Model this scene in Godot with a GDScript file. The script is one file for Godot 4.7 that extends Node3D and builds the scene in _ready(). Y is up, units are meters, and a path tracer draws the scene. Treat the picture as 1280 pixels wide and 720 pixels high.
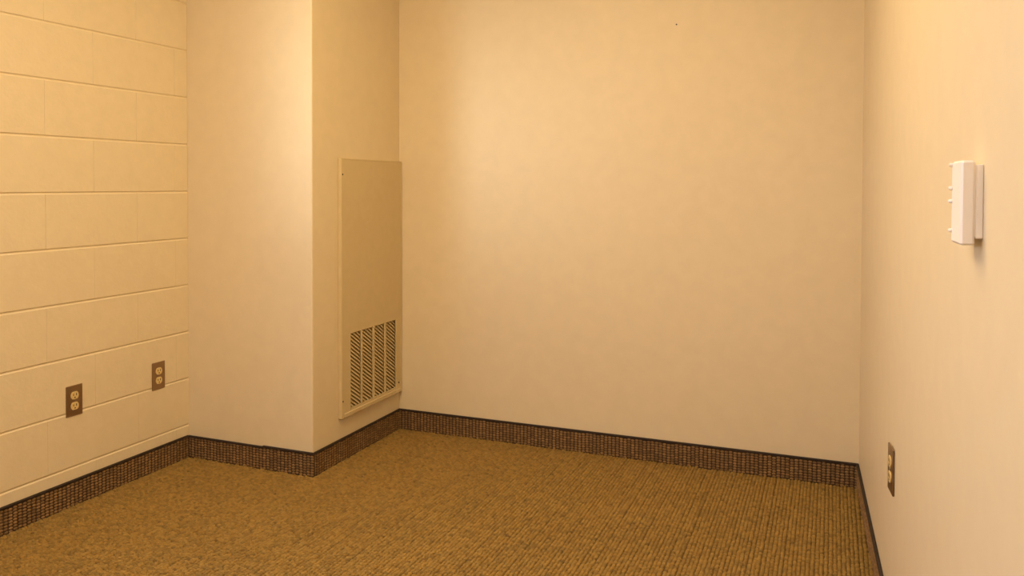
extends Node3D
# A small empty office corner: painted block wall, boxed-in column with a return-air panel,
# plain back and right walls, looped carpet with a bound carpet base.
# x runs to the right along the back wall, -z runs into the room, the camera stands over the origin.

const LEFT_X := -2.6031       # face of the block wall
const COLUMN_Z := -2.7329     # front of the boxed-in column
const COLUMN_X := -1.9585     # side of the boxed-in column
const BACK_Z := -3.4391       # back wall
const RIGHT_X := 0.1099       # right wall where it meets the back wall
const SPLAY := 0.0378         # the right wall leans away from square by this slope
const REAR_Z := 0.42
const CEILING_Y := 2.62
const COURSE := 0.2032
const JOINT_Y := 1.1586       # height of the block joint at eye level
const JOINT_A := 2.05         # depth of one upright block joint
const BASE_H := 0.0989

const LAMP_X := -1.0          # ceiling fitting
const LAMP_Z := -1.8
const NEAR_X := -1.42           # the second one, towards the camera
const NEAR_Z := -0.10
const NEAR_ENERGY := 2.15
const TUBE_ENERGY := 3.05
const TUBE_GLOW := 2.4
const TUBE_R := 1.0
const TUBE_G := 0.72
const TUBE_B := 0.33
const SUN_ENERGY := 0.35        # hazy low sun slanting in through the window
const SUN_SLOPE := 0.43
const SUN_DROP := 0.08
const SUN_WIDE := 18.0
const SUN_R := 0.95
const SUN_G := 1.0
const SUN_B := 0.88
const SKY_ENERGY := 7.5
const SKY_R := 0.5
const SKY_G := 0.64
const SKY_B := 0.92

var M := {}

# ---------------------------------------------------------------- shapes
func lin(r: float, g: float, b: float) -> Color:
	return Color(r, g, b).linear_to_srgb()

func tri(st: SurfaceTool, a: Vector3, b: Vector3, c: Vector3, out: Vector3) -> void:
	var n := (a - c).cross(a - b)
	if n.length_squared() < 1e-18:
		return
	if n.dot(out) < 0.0:
		var t := b
		b = c
		c = t
		n = -n
	n = n.normalized()
	for p in [a, b, c]:
		st.set_normal(n)
		st.add_vertex(p)

func quad(st: SurfaceTool, a: Vector3, b: Vector3, c: Vector3, d: Vector3, out: Vector3) -> void:
	tri(st, a, b, c, out)
	tri(st, a, c, d, out)

func mb() -> SurfaceTool:
	var st := SurfaceTool.new()
	st.begin(Mesh.PRIMITIVE_TRIANGLES)
	return st

# a chamfered box; turn places it
func cbox(st: SurfaceTool, at: Vector3, size: Vector3, c: float, turn := Basis.IDENTITY) -> void:
	var h := size * 0.5
	c = minf(c, minf(h.x, minf(h.y, h.z)) * 0.95)
	var v := func(s: Vector3, axis: int) -> Vector3:
		var p := Vector3.ZERO
		for i in 3:
			p[i] = s[i] * (h[i] if i == axis else h[i] - c)
		return at + turn * p
	for axis in 3:
		var u := (axis + 1) % 3
		var w := (axis + 2) % 3
		for s in [-1.0, 1.0]:
			var k: Array[Vector3] = []
			for q in [[-1.0, -1.0], [1.0, -1.0], [1.0, 1.0], [-1.0, 1.0]]:
				var g := Vector3.ZERO
				g[axis] = s
				g[u] = q[0]
				g[w] = q[1]
				k.append(v.call(g, axis))
			var o := Vector3.ZERO
			o[axis] = s
			quad(st, k[0], k[1], k[2], k[3], turn * o)
	if c <= 0.0:
		return
	for axis in 3:        # the twelve edges: axis is the one they run along
		var u := (axis + 1) % 3
		var w := (axis + 2) % 3
		for su in [-1.0, 1.0]:
			for sw in [-1.0, 1.0]:
				var lo := Vector3.ZERO
				lo[axis] = -1.0
				lo[u] = su
				lo[w] = sw
				var hi := lo
				hi[axis] = 1.0
				var o := lo
				o[axis] = 0.0
				quad(st, v.call(lo, u), v.call(lo, w), v.call(hi, w), v.call(hi, u), turn * o)
	for sx in [-1.0, 1.0]:
		for sy in [-1.0, 1.0]:
			for sz in [-1.0, 1.0]:
				var s := Vector3(sx, sy, sz)
				tri(st, v.call(s, 0), v.call(s, 1), v.call(s, 2), turn * s)

# an upright prism over a plan polygon (x, z)
func prism(st: SurfaceTool, plan: PackedVector2Array, y0: float, y1: float) -> void:
	var mid := Vector2.ZERO
	for p in plan:
		mid += p / plan.size()
	var ids := Geometry2D.triangulate_polygon(plan)
	for i in range(0, ids.size(), 3):
		var a := plan[ids[i]]
		var b := plan[ids[i + 1]]
		var c := plan[ids[i + 2]]
		tri(st, Vector3(a.x, y1, a.y), Vector3(b.x, y1, b.y), Vector3(c.x, y1, c.y), Vector3.UP)
		tri(st, Vector3(a.x, y0, a.y), Vector3(b.x, y0, b.y), Vector3(c.x, y0, c.y), Vector3.DOWN)
	var sign_ := -1.0 if Geometry2D.is_polygon_clockwise(plan) else 1.0
	for i in plan.size():
		var a := plan[i]
		var b := plan[(i + 1) % plan.size()]
		var e := b - a
		var n := Vector3(e.y, 0, -e.x) * sign_
		quad(st, Vector3(a.x, y0, a.y), Vector3(b.x, y0, b.y), Vector3(b.x, y1, b.y), Vector3(a.x, y1, a.y), n)

# a turned shape: profile of (radius, height) round the axis
func lathe(st: SurfaceTool, at: Vector3, axis: Vector3, profile: Array, sides := 16) -> void:
	var side := axis.cross(Vector3.UP if absf(axis.y) < 0.9 else Vector3.RIGHT).normalized()
	var other := axis.cross(side)
	for i in profile.size() - 1:
		var p: Vector2 = profile[i]
		var q: Vector2 = profile[i + 1]
		for k in sides:
			var t0 := TAU * k / sides
			var t1 := TAU * (k + 1) / sides
			var d0 := side * cos(t0) + other * sin(t0)
			var d1 := side * cos(t1) + other * sin(t1)
			var slope := (d0 + d1) * (q.y - p.y) + axis * (p.x - q.x) * 2.0
			quad(st, at + d0 * p.x + axis * p.y, at + d1 * p.x + axis * p.y, at + d1 * q.x + axis * q.y, at + d0 * q.x + axis * q.y, slope)

func build(st: SurfaceTool, called: String, material: Material, parent: Node) -> MeshInstance3D:
	return place(st.commit(), called, material, parent)

func place(mesh: Mesh, called: String, material: Material, parent: Node) -> MeshInstance3D:
	var o := MeshInstance3D.new()
	o.name = called
	o.mesh = mesh
	o.material_override = material
	parent.add_child(o, true)
	return o

func base(called: String, at := Vector3.ZERO, turn := 0.0) -> Node3D:
	var o := Node3D.new()
	o.name = called
	add_child(o, true)
	o.position = at
	o.rotation.y = turn
	return o

func tag(o: Node, label: String, category: String, kind := "", group := "") -> void:
	o.set_meta("label", label)
	o.set_meta("category", category)
	if kind:
		o.set_meta("kind", kind)
	if group:
		o.set_meta("group", group)

# ---------------------------------------------------------------- materials
func noise_image(size: int, frequency: float, octaves: int, seed_: int) -> Image:
	var n := FastNoiseLite.new()
	n.seed = seed_
	n.noise_type = FastNoiseLite.TYPE_SIMPLEX_SMOOTH
	n.frequency = frequency
	n.fractal_octaves = octaves
	return n.get_seamless_image(size, size)

# a colour texture that drifts a little round white
func mottle(size: int, frequency: float, octaves: int, seed_: int, depth: float) -> ImageTexture:
	var src := noise_image(size, frequency, octaves, seed_)
	var out := Image.create(size, size, false, Image.FORMAT_RGB8)
	for y in size:
		for x in size:
			var v := 1.0 - depth * src.get_pixel(x, y).r
			out.set_pixel(x, y, Color(v, v, v))
	return ImageTexture.create_from_image(out)

func paint(c: Color, rough: float, relief: Texture2D, strength: float, tone: Texture2D, scale: float) -> StandardMaterial3D:
	var m := StandardMaterial3D.new()
	m.albedo_color = c
	m.albedo_texture = tone
	m.roughness = rough
	m.uv1_triplanar = true
	m.uv1_world_triplanar = true
	m.uv1_scale = Vector3.ONE * scale
	m.normal_enabled = strength > 0.0
	m.normal_texture = relief
	m.normal_scale = strength
	return m

func plain(c: Color, rough: float, metal := 0.0) -> StandardMaterial3D:
	var m := StandardMaterial3D.new()
	m.albedo_color = c
	m.roughness = rough
	m.metallic = metal
	return m

func make_materials() -> void:
	var bumps := noise_image(512, 0.035, 3, 11)
	bumps.convert(Image.FORMAT_RGBA8)
	bumps.bump_map_to_normal_map(2.0)
	var skin := ImageTexture.create_from_image(bumps)
	var coarse := noise_image(512, 0.05, 4, 23)
	coarse.convert(Image.FORMAT_RGBA8)
	coarse.bump_map_to_normal_map(4.0)
	var grit := ImageTexture.create_from_image(coarse)
	var drift := mottle(256, 0.03, 4, 5, 0.02)
	M.wall = paint(lin(0.77, 0.645, 0.44), 0.5, skin, 0.025, drift, 1.3)
	M.block = paint(lin(0.77, 0.645, 0.44), 0.6, grit, 0.09, drift, 1.7)
	M.ceiling = paint(lin(0.82, 0.76, 0.64), 0.9, grit, 0.2, drift, 2.0)
	M.panel = paint(lin(0.64, 0.51, 0.29), 0.45, skin, 0.05, drift, 2.0)
	M.filter = paint(lin(0.58, 0.46, 0.26), 0.9, grit, 0.5, drift, 6.0)
	M.backing = plain(lin(0.13, 0.075, 0.018), 1.0)
	M.binding = plain(lin(0.022, 0.011, 0.006), 0.75)
	M.base_backing = plain(lin(0.06, 0.035, 0.014), 1.0)
	M.steel = plain(lin(0.36, 0.25, 0.16), 0.36, 1.0)
	M.ivory = plain(lin(0.68, 0.50, 0.21), 0.4)
	M.slot = plain(lin(0.02, 0.015, 0.01), 0.8)
	M.white = plain(lin(0.90, 0.84, 0.80), 0.42)
	M.white_frame = plain(lin(0.82, 0.76, 0.66), 0.45)
	M.dark_metal = plain(lin(0.10, 0.08, 0.06), 0.4, 1.0)
	for who in [["loop", 0.9], ["base_loop", 0.9]]:
		var m := plain(Color.WHITE, who[1])
		m.vertex_color_use_as_albedo = true
		M[who[0]] = m
	var g := StandardMaterial3D.new()
	g.albedo_color = Color(1, 1, 1, 0.06)
	g.transparency = BaseMaterial3D.TRANSPARENCY_ALPHA
	g.roughness = 0.02
	M.glass = g
	var d := plain(lin(0.9, 0.86, 0.76), 0.6)
	d.emission_enabled = true
	d.emission = lin(TUBE_R, TUBE_G, TUBE_B)
	d.emission_energy_multiplier = TUBE_GLOW
	M.diffuser = d

# ---------------------------------------------------------------- setting
func right_x(z: float) -> float:
	return RIGHT_X + SPLAY * (z - BACK_Z)

func structure(st: SurfaceTool, called: String, m: Material, label: String, category := "wall") -> MeshInstance3D:
	var o := build(st, called, m, self)
	tag(o, label, category, "structure")
	return o

func shell() -> void:
	var st := mb()
	prism(st, PackedVector2Array([Vector2(LEFT_X - 0.3, BACK_Z), Vector2(LEFT_X - 0.3, BACK_Z - 0.15), Vector2(0.6, BACK_Z - 0.15), Vector2(0.6, BACK_Z)]), -0.1, CEILING_Y)
	structure(st, "wall_back", M.wall, "smooth cream painted back wall between the column and right wall")
	st = mb()
	prism(st, PackedVector2Array([Vector2(RIGHT_X, BACK_Z), Vector2(right_x(REAR_Z + 0.15), REAR_Z + 0.15), Vector2(right_x(REAR_Z) + 0.25, REAR_Z + 0.15), Vector2(RIGHT_X + 0.25, BACK_Z)]), -0.1, CEILING_Y)
	structure(st, "wall_right", M.wall, "smooth cream painted right wall carrying the white control box")
	st = mb()
	prism(st, PackedVector2Array([Vector2(LEFT_X - 0.3, REAR_Z), Vector2(LEFT_X - 0.3, REAR_Z + 0.15), Vector2(right_x(REAR_Z), REAR_Z + 0.15), Vector2(right_x(REAR_Z), REAR_Z)]), -0.1, CEILING_Y)
	structure(st, "wall_rear", M.wall, "smooth cream painted wall behind the camera")
	# the boxed-in column, its free corner rounded by a corner bead
	var plan := PackedVector2Array([Vector2(LEFT_X - 0.01, BACK_Z + 0.0), Vector2(LEFT_X - 0.01, COLUMN_Z)])
	var r := 0.006
	for k in 7:
		var t := PI * 0.5 * k / 6.0
		plan.append(Vector2(COLUMN_X - r + r * sin(t), COLUMN_Z - r + r * cos(t)))
	plan.append(Vector2(COLUMN_X, BACK_Z))
	st = mb()
	prism(st, plan, -0.02, CEILING_Y)
	structure(st, "wall_column", M.wall, "smooth cream boxed-in column jutting out beside the block wall")
	st = mb()
	prism(st, PackedVector2Array([Vector2(LEFT_X - 0.3, BACK_Z - 0.15), Vector2(0.6, BACK_Z - 0.15), Vector2(0.6, REAR_Z + 0.15), Vector2(LEFT_X - 0.3, REAR_Z + 0.15)]), CEILING_Y, CEILING_Y + 0.12)
	structure(st, "ceiling", M.ceiling, "plain off-white ceiling above the room", "ceiling")

# ---- the block wall: every block a piece of its own, the joints recessed
var win_a0 := JOINT_A - 11.0 * COURSE
var win_a1 := JOINT_A - 2.0 * COURSE
var win_y0 := JOINT_Y
var win_y1 := JOINT_Y + 5.0 * COURSE

func block_wall() -> void:
	var wall := base("wall_left")
	tag(wall, "cream painted concrete block wall laid in running bond", "wall", "structure")
	var st := mb()
	var x1 := LEFT_X - 0.0035
	var x0 := LEFT_X - 0.21
	var zone := func(a0: float, a1: float, y0: float, y1: float) -> void:
		cbox(st, Vector3((x0 + x1) * 0.5, (y0 + y1) * 0.5, -(a0 + a1) * 0.5), Vector3(x1 - x0, y1 - y0, a1 - a0), 0.0)
	zone.call(-REAR_Z, win_a0, -0.1, CEILING_Y)
	zone.call(win_a1, -BACK_Z, -0.1, CEILING_Y)
	zone.call(win_a0, win_a1, -0.1, win_y0)
	zone.call(win_a0, win_a1, win_y1, CEILING_Y)
	build(st, "mortar", M.block, wall)
	var shared := {}
	var gap := 0.0012
	for k in range(-6, 8):
		var y0 := maxf(JOINT_Y + k * COURSE, 0.0)
		var y1 := minf(JOINT_Y + (k + 1) * COURSE, CEILING_Y)
		if y1 - y0 < 0.03:
			continue
		var start := JOINT_A + (0.0 if absi(k) % 2 == 1 else COURSE) - 9.0 * 2.0 * COURSE
		for i in 14:
			var a0 := start + i * 2.0 * COURSE
			var a1 := a0 + 2.0 * COURSE
			a0 = maxf(a0, -REAR_Z)
			a1 = minf(a1, -COLUMN_Z)
			var spans := [[a0, a1]]
			if y1 > win_y0 + 0.01 and y0 < win_y1 - 0.01:
				spans = [[a0, minf(a1, win_a0)], [maxf(a0, win_a1), a1]]
			for s in spans:
				var length: float = s[1] - s[0]
				if length < 0.03:
					continue
				var key := "%d_%d_%d" % [roundi(length * 1000.0), roundi((y1 - y0) * 1000.0), 1 if k >= -1 else 0]
				if not shared.has(key):
					var b := mb()
					var fill := 0.0056 if k >= -1 else 0.0073       # paint fills the upright joints, the low ones most
					cbox(b, Vector3.ZERO, Vector3(0.04, y1 - y0 - 2.0 * gap, length + fill), 0.0042)
					shared[key] = b.commit()
				var o := place(shared[key], "block", M.block, wall)
				o.position = Vector3(LEFT_X - 0.02, (y0 + y1) * 0.5, -(s[0] + s[1]) * 0.5)

func window() -> void:
	var w := base("window_1", Vector3(LEFT_X - 0.15, win_y0, -(win_a0 + win_a1) * 0.5))
	tag(w, "window in the block wall outside the picture letting in daylight", "window", "structure")
	var width := win_a1 - win_a0
	var height := win_y1 - win_y0
	var st := mb()
	for s in [-1.0, 1.0]:
		cbox(st, Vector3(0, height * 0.5, s * (width * 0.5 - 0.025)), Vector3(0.06, height, 0.05), 0.003)
	cbox(st, Vector3(0, 0.025, 0), Vector3(0.06, 0.05, width - 0.1), 0.003)
	cbox(st, Vector3(0, height - 0.025, 0), Vector3(0.06, 0.05, width - 0.1), 0.003)
	build(st, "window_frame", M.white_frame, w)
	st = mb()
	cbox(st, Vector3(0, height * 0.5, 0), Vector3(0.006, height - 0.1, width - 0.1), 0.0)
	build(st, "pane", M.glass, w)
	st = mb()
	cbox(st, Vector3(0.095, 0.012, 0), Vector3(0.13, 0.024, width - 0.004), 0.003)
	build(st, "window_sill", M.white_frame, w)

# ---------------------------------------------------------------- carpet
# one loop of yarn: a low rounded hump, longer along z
func loop_mesh() -> ArrayMesh:
	var st := mb()
	var rings := [[0.0, 1.0], [0.55, 0.84], [0.88, 0.45], [1.0, 0.0]]
	var sides := 7
	for i in 3:
		for k in sides:
			var q: Array[Vector3] = []
			for c in [[i, k], [i, k + 1], [i + 1, k + 1], [i + 1, k]]:
				var ring: Array = rings[c[0]]
				var t: float = TAU * c[1] / sides
				q.append(Vector3(ring[0] * cos(t), ring[1], ring[0] * sin(t)))
			var idx := [0, 1, 2, 0, 2, 3] if i > 0 else [0, 2, 3]
			for j in range(0, idx.size(), 3):
				var a := q[idx[j]]
				var b := q[idx[j + 1]]
				var c2 := q[idx[j + 2]]
				if ((a - c2).cross(a - b)).dot(a + b + c2) < 0.0:
					var tmp := b
					b = c2
					c2 = tmp
				for p in [a, b, c2]:
					st.set_normal(Vector3(p.x, p.y * 1.1, p.z).normalized())
					st.add_vertex(p)
	return st.commit()

func scatter(called: String, mesh: Mesh, material: Material, places: Array[Transform3D], colors: PackedColorArray, parent: Node) -> void:
	var mm := MultiMesh.new()
	mm.transform_format = MultiMesh.TRANSFORM_3D
	mm.use_colors = true
	mm.mesh = mesh
	mm.instance_count = places.size()
	for i in places.size():
		mm.set_instance_transform(i, places[i])
		mm.set_instance_color(i, colors[i])
	var o := MultiMeshInstance3D.new()
	o.name = called
	o.multimesh = mm
	o.material_override = material
	o.set_meta("kind", "stuff")
	parent.add_child(o, true)

func carpet() -> void:
	var st := mb()
	prism(st, PackedVector2Array([Vector2(LEFT_X - 0.3, BACK_Z - 0.15), Vector2(0.6, BACK_Z - 0.15), Vector2(0.6, REAR_Z + 0.15), Vector2(LEFT_X - 0.3, REAR_Z + 0.15)]), -0.12, -0.003)
	var f := structure(st, "floor", M.backing, "golden brown loop pile carpet woven in narrow rows", "floor")
	var rng := RandomNumberGenerator.new()
	rng.seed = 71
	var patch := FastNoiseLite.new()
	patch.seed = 9
	patch.frequency = 3.0
	patch.fractal_octaves = 3
	var fleck := FastNoiseLite.new()
	fleck.seed = 31
	fleck.frequency = 22.0
	var places: Array[Transform3D] = []
	var colors := PackedColorArray()
	var row := 0.0132
	var step := 0.0112
	var nx := int((0.35 - LEFT_X) / row)
	var nz := int((REAR_Z - BACK_Z) / step)
	for i in nx:
		var shift := rng.randf() * step
		var wander := rng.randf_range(-0.001, 0.001)
		for j in nz:
			var x := LEFT_X + 0.004 + (i + 0.5) * row + wander + rng.randf_range(-0.0012, 0.0012)
			var z := BACK_Z + 0.004 + j * step + shift + rng.randf_range(-0.0018, 0.0018)
			if z > REAR_Z - 0.01 or x > right_x(z) - 0.006 or (x < COLUMN_X + 0.006 and z < COLUMN_Z + 0.006):
				continue
			var tall := rng.randf_range(0.0038, 0.0074)
			var b := Basis(Vector3.UP, rng.randf_range(-0.35, 0.35)) * Basis(Vector3.RIGHT, rng.randf_range(-0.25, 0.25)) * Basis.from_scale(Vector3(row * 0.57, tall, step * 0.60) * Vector3(rng.randf_range(0.88, 1.08), 1.0, rng.randf_range(0.9, 1.15)))
			places.append(Transform3D(b, Vector3(x, -0.003, z)))
			var v := 1.0 + 0.07 * patch.get_noise_2d(x, z) + 0.10 * fleck.get_noise_2d(x, z) + rng.randf_range(-0.20, 0.20)
			if rng.randf() < 0.04:
				v *= 0.72
			var warm := rng.randf_range(-0.08, 0.08)
			colors.append(Color(0.258 * v, 0.150 * v * (1.0 + warm * 0.5), 0.031 * v * (1.0 + warm * 1.5)))
	scatter("carpet_pile", loop_mesh(), M.loop, places, colors, f)

# a run of carpet base from p to q along a wall; the room lies on the n side
func base_run(parent: Node3D, p: Vector2, q: Vector2, n: Vector2, height: float, seed_: int, mesh: Mesh) -> void:
	var dir := (q - p).normalized()
	var length := p.distance_to(q)
	var turn := Basis(Vector3(n.x, 0, n.y), Vector3.UP, Vector3(n.x, 0, n.y).cross(Vector3.UP))
	var mid := (p + q) * 0.5
	var st := mb()
	cbox(st, Vector3(mid.x, height * 0.5 - 0.003, mid.y) + Vector3(n.x, 0, n.y) * 0.003, Vector3(0.006, height - 0.002, length), 0.0, turn)
	build(st, "backing", M.base_backing, parent)
	st = mb()
	cbox(st, Vector3(mid.x, height - 0.0045, mid.y) + Vector3(n.x, 0, n.y) * 0.0055, Vector3(0.011, 0.009, length), 0.003, turn)
	build(st, "binding", M.binding, parent)
	var rng := RandomNumberGenerator.new()
	rng.seed = seed_
	var places: Array[Transform3D] = []
	var colors := PackedColorArray()
	var rib := 0.0172
	var step := 0.0108
	var count := int(length / rib)
	rib = length / count
	var out := Vector3(n.x, 0, n.y)
	var along := Vector3(dir.x, 0, dir.y)
	for i in count:
		var shift := rng.randf() * step * 0.5
		var rib_tone := rng.randf_range(0.88, 1.12)
		var j := 0
		while true:
			var y := 0.001 + shift + j * step
			j += 1
			if y > height - 0.011:
				break
			var at := Vector3(p.x, 0, p.y) + along * ((i + 0.5) * rib + rng.randf_range(-0.0008, 0.0008)) + Vector3(0, y + 0.003, 0) + out * 0.0055
			var b := Basis(along * rib * 0.46, out * rng.randf_range(0.003, 0.0045), Vector3.UP * step * 0.48)
			places.append(Transform3D(b, at))
			var v := rib_tone * rng.randf_range(0.72, 1.22)
			colors.append(Color(0.232 * v, 0.127 * v, 0.046 * v))
	scatter("carpet_face", mesh, M.base_loop, places, colors, parent)

func carpet_base() -> void:
	var mesh := loop_mesh()
	var t := 0.0105
	var runs := [
		["baseboard_left", "carpet base with dark bound edge along the block wall", [[Vector2(LEFT_X, REAR_Z), Vector2(LEFT_X, COLUMN_Z + t), Vector2(1, 0), BASE_H]]],
		["baseboard_column_front", "carpet base in two lengths along the front of the column", [
			[Vector2(LEFT_X, COLUMN_Z), Vector2(-2.205, COLUMN_Z), Vector2(0, 1), BASE_H - 0.003],
			[Vector2(-2.205, COLUMN_Z), Vector2(COLUMN_X + t, COLUMN_Z), Vector2(0, 1), BASE_H + 0.001]]],
		["baseboard_column_side", "carpet base under the return-air panel on the column side", [[Vector2(COLUMN_X, COLUMN_Z), Vector2(COLUMN_X, BACK_Z + t), Vector2(1, 0), BASE_H]]],
		["baseboard_back", "long carpet base with dark bound edge along the back wall", [[Vector2(COLUMN_X, BACK_Z), Vector2(RIGHT_X, BACK_Z), Vector2(0, 1), BASE_H]]],
		["baseboard_right", "carpet base with dark bound edge along the right wall", [[Vector2(RIGHT_X, BACK_Z + t), Vector2(right_x(REAR_Z), REAR_Z), Vector2(-1, SPLAY).normalized(), BASE_H]]],
	]
	var k := 100
	for r in runs:
		var o := base(r[0])
		tag(o, r[1], "baseboard", "structure")
		for piece in r[2]:
			k += 1
			base_run(o, piece[0], piece[1], piece[2], piece[3], k, mesh)

# ---------------------------------------------------------------- things
# an air panel on the column side: blank sheet above, four columns of slanted slats below
func return_air_panel() -> void:
	var a0 := 2.916
	var a1 := 3.4365
	var y0 := 0.186
	var y1 := 1.3055
	var t := base("return_air_panel", Vector3(COLUMN_X, y0, -(a0 + a1) * 0.5))
	tag(t, "tall beige metal return-air panel with slatted grille on the column side", "vent")
	var w := a1 - a0
	var h := y1 - y0
	var g0 := 0.032                 # grille opening, measured up from the foot of the panel
	var g1 := 0.357
	var ga := [2.990 - a0, 3.379 - a0]
	# in the panel's own frame x points out of the wall and z back towards the camera
	var z_of := func(a: float) -> float:
		return w * 0.5 - a
	var face := 0.015
	var skin := 0.0022
	var sheet := func(b0: float, b1: float, v0: float, v1: float) -> SurfaceTool:
		var st := mb()
		cbox(st, Vector3(face - skin * 0.5, (v0 + v1) * 0.5, (z_of.call(b0) + z_of.call(b1)) * 0.5), Vector3(skin, v1 - v0, b1 - b0), 0.0006)
		return st
	build(sheet.call(0.012, w - 0.004, g1, h - 0.004), "blank_sheet", M.panel, t)
	build(sheet.call(0.012, ga[0], 0.01, g1), "stile", M.panel, t)
	build(sheet.call(ga[1], w - 0.004, 0.01, g1), "stile", M.panel, t)
	build(sheet.call(ga[0], ga[1], 0.01, g0), "bottom_sheet", M.panel, t)
	# rim: four rails standing a little proud
	var rail := func(b0: float, b1: float, v0: float, v1: float, proud: float) -> void:
		var st := mb()
		cbox(st, Vector3((face + proud) * 0.5, (v0 + v1) * 0.5, (z_of.call(b0) + z_of.call(b1)) * 0.5), Vector3(face + proud, v1 - v0, b1 - b0), 0.0022)
		build(st, "frame_rail", M.panel, t)
	rail.call(0.0, 0.020, 0.0, h, 0.003)
	rail.call(w - 0.010, w, 0.0, h, 0.002)
	rail.call(0.020, w - 0.010, 0.0, 0.019, 0.004)
	rail.call(0.020, w - 0.010, h - 0.008, h, 0.001)
	# mullions
	var cut := [0.0, 0.081, 0.097, 0.180, 0.198, 0.283, 0.301, ga[1] - ga[0]]
	for k in 3:
		var b0: float = ga[0] + cut[k * 2 + 1]
		var b1: float = ga[0] + cut[k * 2 + 2]
		build(sheet.call(b0, b1, g0, g1), "mullion", M.panel, t)
	# slats fall away towards the back wall
	var fall := atan2(0.049, 0.077)
	var shared := {}
	for k in 4:
		var mid: float = ga[0] + (cut[k * 2] + cut[k * 2 + 1]) * 0.5
		var reach: float = (cut[k * 2 + 1] - cut[k * 2]) * 0.5 + 0.004
		var v := g0 - 0.025
		while v < g1 + 0.030:
			# the slat runs from -reach to reach, dropping as it goes; keep what shows in the opening
			var s0 := maxf(-reach, (v - g1 - 0.004) / tan(fall))
			var s1 := minf(reach, (v - g0 + 0.004) / tan(fall))
			var along := (s0 + s1) * 0.5
			var span := (s1 - s0) / cos(fall)
			var y := v - along * tan(fall)
			v += 0.0170
			if span < 0.008:
				continue
			var key := roundi(span * 500.0)
			if not shared.has(key):
				var slat := mb()
				cbox(slat, Vector3.ZERO, Vector3(0.0014, 0.0122, span), 0.0005, Basis(Vector3(0, 0, 1), 0.55))
				shared[key] = slat.commit()
			var o := place(shared[key], "slat", M.panel, t)
			o.position = Vector3(0.0085, y, z_of.call(mid + along))
			o.rotation.x = -fall
	var f := mb()
	cbox(f, Vector3(0.001, (g0 + g1) * 0.5, (z_of.call(ga[0]) + z_of.call(ga[1])) * 0.5), Vector3(0.002, g1 - g0 + 0.03, ga[1] - ga[0] + 0.02), 0.0)
	build(f, "filter", M.filter, t)
	for s in [[0.010, 0.075], [w - 0.030, 0.048], [0.010, h - 0.07]]:
		var sc := mb()
		lathe(sc, Vector3(face + 0.002, s[1], z_of.call(s[0])), Vector3.RIGHT, [Vector2(0.0048, 0.0), Vector2(0.0044, 0.0014), Vector2(0.002, 0.0022), Vector2(0, 0.0023)], 10)
		build(sc, "screw", M.dark_metal, t)

# a duplex outlet; +x of its own frame points out of the wall, y up from its foot
func outlet(at: Vector3, turn: float, proud: float, h: float, label: String, group: String, askew := false) -> void:
	var t := base("duplex_outlet", at, turn)
	tag(t, label, "outlet", "", group)
	var w := 0.0699
	var st := mb()
	cbox(st, Vector3(proud * 0.5, h * 0.5, 0), Vector3(proud, h, w), 0.0022)
	build(st, "face_plate", M.steel, t)
	if askew:      # the wall box behind the plate shows where the plate stands off
		st = mb()
		cbox(st, Vector3(-0.009, h * 0.5, 0), Vector3(0.020, h * 0.86, w * 0.78), 0.001)
		build(st, "wall_box", M.dark_metal, t)
	for s in [-1.0, 1.0]:
		var y: float = h * 0.5 + s * 0.0196
		# the receptacle face: a disc cut flat at top and bottom
		var plan := PackedVector2Array()
		for k in 24:
			var ang := TAU * k / 24.0
			plan.append(Vector2(0.0172 * cos(ang), clampf(0.0172 * sin(ang), -0.0142, 0.0142)))
		st = mb()
		var x0 := proud - 0.001
		var x1 := proud + 0.0024
		for k in 24:
			var p := plan[k]
			var q := plan[(k + 1) % 24]
			var mid := (p + q) * 0.5
			quad(st, Vector3(x0, y + p.y, p.x), Vector3(x0, y + q.y, q.x), Vector3(x1, y + q.y * 0.96, q.x * 0.96), Vector3(x1, y + p.y * 0.96, p.x * 0.96), Vector3(0.2, mid.y * 30.0, mid.x * 30.0))
			tri(st, Vector3(x1, y, 0), Vector3(x1, y + p.y * 0.96, p.x * 0.96), Vector3(x1, y + q.y * 0.96, q.x * 0.96), Vector3.RIGHT)
		var r := build(st, "receptacle", M.ivory, t)
		for slot in [[-0.0063, 0.003, 0.0024, 0.0085], [0.0063, 0.003, 0.0024, 0.007]]:
			st = mb()
			cbox(st, Vector3(x1 + 0.0001, y + slot[1], slot[0]), Vector3(0.0008, slot[3], slot[2]), 0.0)
			build(st, "slot", M.slot, r)
		st = mb()
		lathe(st, Vector3(x1 - 0.0002, y - 0.0075, 0), Vector3.RIGHT, [Vector2(0.0026, 0.0), Vector2(0.0026, 0.0006), Vector2(0, 0.0006)], 10)
		build(st, "ground_hole", M.slot, r)
	st = mb()
	lathe(st, Vector3(proud - 0.0004, h * 0.5, 0), Vector3.RIGHT, [Vector2(0.0034, 0.0), Vector2(0.003, 0.0012), Vector2(0, 0.0016)], 12)
	build(st, "screw", M.steel, t)

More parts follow.
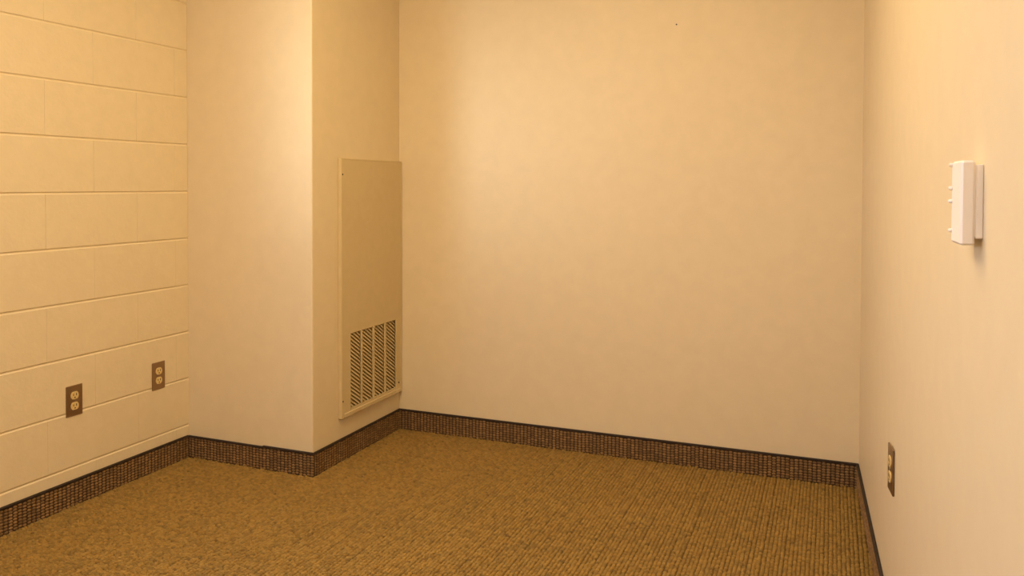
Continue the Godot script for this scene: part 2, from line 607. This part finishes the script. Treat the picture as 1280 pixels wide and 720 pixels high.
# the white control box on the right wall; +x of its own frame points out of the wall
func control_box(at: Vector3, turn: float) -> void:
	var t := base("wall_thermostat", at, turn)
	tag(t, "small white upright control box with tiny knobs on the right wall", "thermostat")
	var st := mb()
	cbox(st, Vector3(0.0045, 0.061, 0), Vector3(0.009, 0.102, 0.066), 0.0012)
	build(st, "back_plate", M.white, t)
	st = mb()
	cbox(st, Vector3(0.0098, 0.0615, 0), Vector3(0.0024, 0.098, 0.063), 0.0)
	build(st, "gasket", M.white, t)
	st = mb()
	cbox(st, Vector3(0.0193, 0.059, 0), Vector3(0.0178, 0.117, 0.070), 0.003)
	build(st, "cover", M.white, t)
	for y in [0.1125, 0.079, 0.060, 0.018]:
		st = mb()
		lathe(st, Vector3(0.0275, y, 0.030), Vector3.RIGHT, [Vector2(0.0027, 0.0), Vector2(0.0027, 0.004), Vector2(0.0018, 0.0054), Vector2(0, 0.0058)], 12)
		build(st, "knob", M.white, t)

func nail() -> void:
	var st := mb()
	lathe(st, Vector3.ZERO, Vector3(0, 0, 1), [Vector2(0.0016, -0.002), Vector2(0.0016, 0.006), Vector2(0.0034, 0.006), Vector2(0.0034, 0.0072), Vector2(0, 0.0074)], 10)
	var o := build(st, "nail", M.dark_metal, self)
	o.position = Vector3(-0.619, 1.873, BACK_Z)
	tag(o, "tiny dark nail head left high in the back wall", "nail")

func ceiling_light(at: Vector3, energy: float, tint: Color, label: String) -> void:
	var size := Vector2(1.20, 0.60)
	var t := base("ceiling_light", at)
	tag(t, label, "light", "", "ceiling lights")
	var st := mb()
	for s in [-1.0, 1.0]:
		cbox(st, Vector3(s * (size.x * 0.5 - 0.012), -0.025, 0), Vector3(0.024, 0.05, size.y), 0.003)
		cbox(st, Vector3(0, -0.025, s * (size.y * 0.5 - 0.012)), Vector3(size.x - 0.048, 0.05, 0.024), 0.003)
	build(st, "housing", M.white_frame, t)
	st = mb()
	cbox(st, Vector3(0, -0.022, 0), Vector3(size.x - 0.05, 0.03, size.y - 0.05), 0.0)
	var glow: StandardMaterial3D = M.diffuser.duplicate()
	glow.emission = tint
	build(st, "diffuser", glow, t)
	var l := AreaLight3D.new()
	l.name = "tube_light"
	l.area_size = Vector2(size.x - 0.06, size.y - 0.06)
	l.light_color = tint
	l.light_energy = energy
	l.area_range = 12.0
	l.area_attenuation = 2.0
	l.shadow_enabled = true
	t.add_child(l)
	l.position = Vector3(0, -0.055, 0)
	l.rotation.x = -PI * 0.5

func _ready() -> void:
	# ---- camera
	var cam := Camera3D.new()
	cam.name = "camera"
	cam.projection = Camera3D.PROJECTION_FRUSTUM
	cam.keep_aspect = Camera3D.KEEP_HEIGHT
	cam.near = 0.05
	cam.far = 60.0
	var focal := 1006.5584
	cam.size = 720.0 / focal * cam.near
	cam.frustum_offset = Vector2(0, -(360.0 - 252.3656) / focal * cam.near)
	add_child(cam)
	cam.position = Vector3(0, 1.1958, 0)
	cam.rotation = Vector3(-0.0219, 0.3784, 0.0029)
	cam.current = true
	# ---- sky and exposure
	var sky_m := ProceduralSkyMaterial.new()
	sky_m.sky_top_color = lin(SKY_R, SKY_G, SKY_B)
	sky_m.sky_horizon_color = lin(SKY_R, SKY_G, SKY_B)
	sky_m.ground_bottom_color = lin(SKY_R * 0.5, SKY_G * 0.5, SKY_B * 0.5)
	sky_m.ground_horizon_color = lin(SKY_R * 0.5, SKY_G * 0.5, SKY_B * 0.5)
	sky_m.energy_multiplier = SKY_ENERGY
	var sky := Sky.new()
	sky.sky_material = sky_m
	var env := Environment.new()
	env.background_mode = Environment.BG_SKY
	env.sky = sky
	env.tonemap_mode = Environment.TONE_MAPPER_LINEAR
	env.tonemap_exposure = 1.05
	env.sdfgi_enabled = true
	env.ssao_enabled = true
	env.ssil_enabled = true
	var world := WorldEnvironment.new()
	world.name = "world"
	world.environment = env
	add_child(world)
	var sun := DirectionalLight3D.new()
	sun.name = "sun"
	sun.light_color = lin(SUN_R, SUN_G, SUN_B)
	sun.light_energy = SUN_ENERGY
	sun.light_angular_distance = SUN_WIDE
	sun.sky_mode = DirectionalLight3D.SKY_MODE_LIGHT_ONLY
	sun.shadow_enabled = true
	add_child(sun)
	sun.look_at_from_position(Vector3.ZERO, Vector3(SUN_SLOPE, -SUN_DROP, -1.0))
	make_materials()
	# ---- the setting
	shell()
	block_wall()
	window()
	carpet()
	carpet_base()
	# ---- things
	ceiling_light(Vector3(LAMP_X, CEILING_Y, LAMP_Z), TUBE_ENERGY, lin(TUBE_R, TUBE_G, TUBE_B), "shallow fluorescent ceiling fitting closest to the back wall")
	ceiling_light(Vector3(NEAR_X, CEILING_Y, NEAR_Z), NEAR_ENERGY, lin(1.0, 0.91, 0.88), "shallow fluorescent ceiling fitting over the camera end of the room")
	return_air_panel()
	outlet(Vector3(LEFT_X, 0.333, -2.1585), 0.0, 0.0035, 0.1143, "metal outlet plate on the block wall farther from the column", "outlets on the block wall")
	outlet(Vector3(LEFT_X, 0.337, -2.560), 0.0, 0.0035, 0.1143, "metal outlet plate on the block wall closest to the column", "outlets on the block wall")
	var lean := PI + atan(SPLAY)
	outlet(Vector3(right_x(-2.275) - 0.003, 0.405, -2.275), lean + 0.07, 0.0045, 0.1200, "metal outlet plate low on the smooth right wall", "outlet on the right wall", true)
	control_box(Vector3(right_x(-1.292), 1.113, -1.292), lean)
	nail()
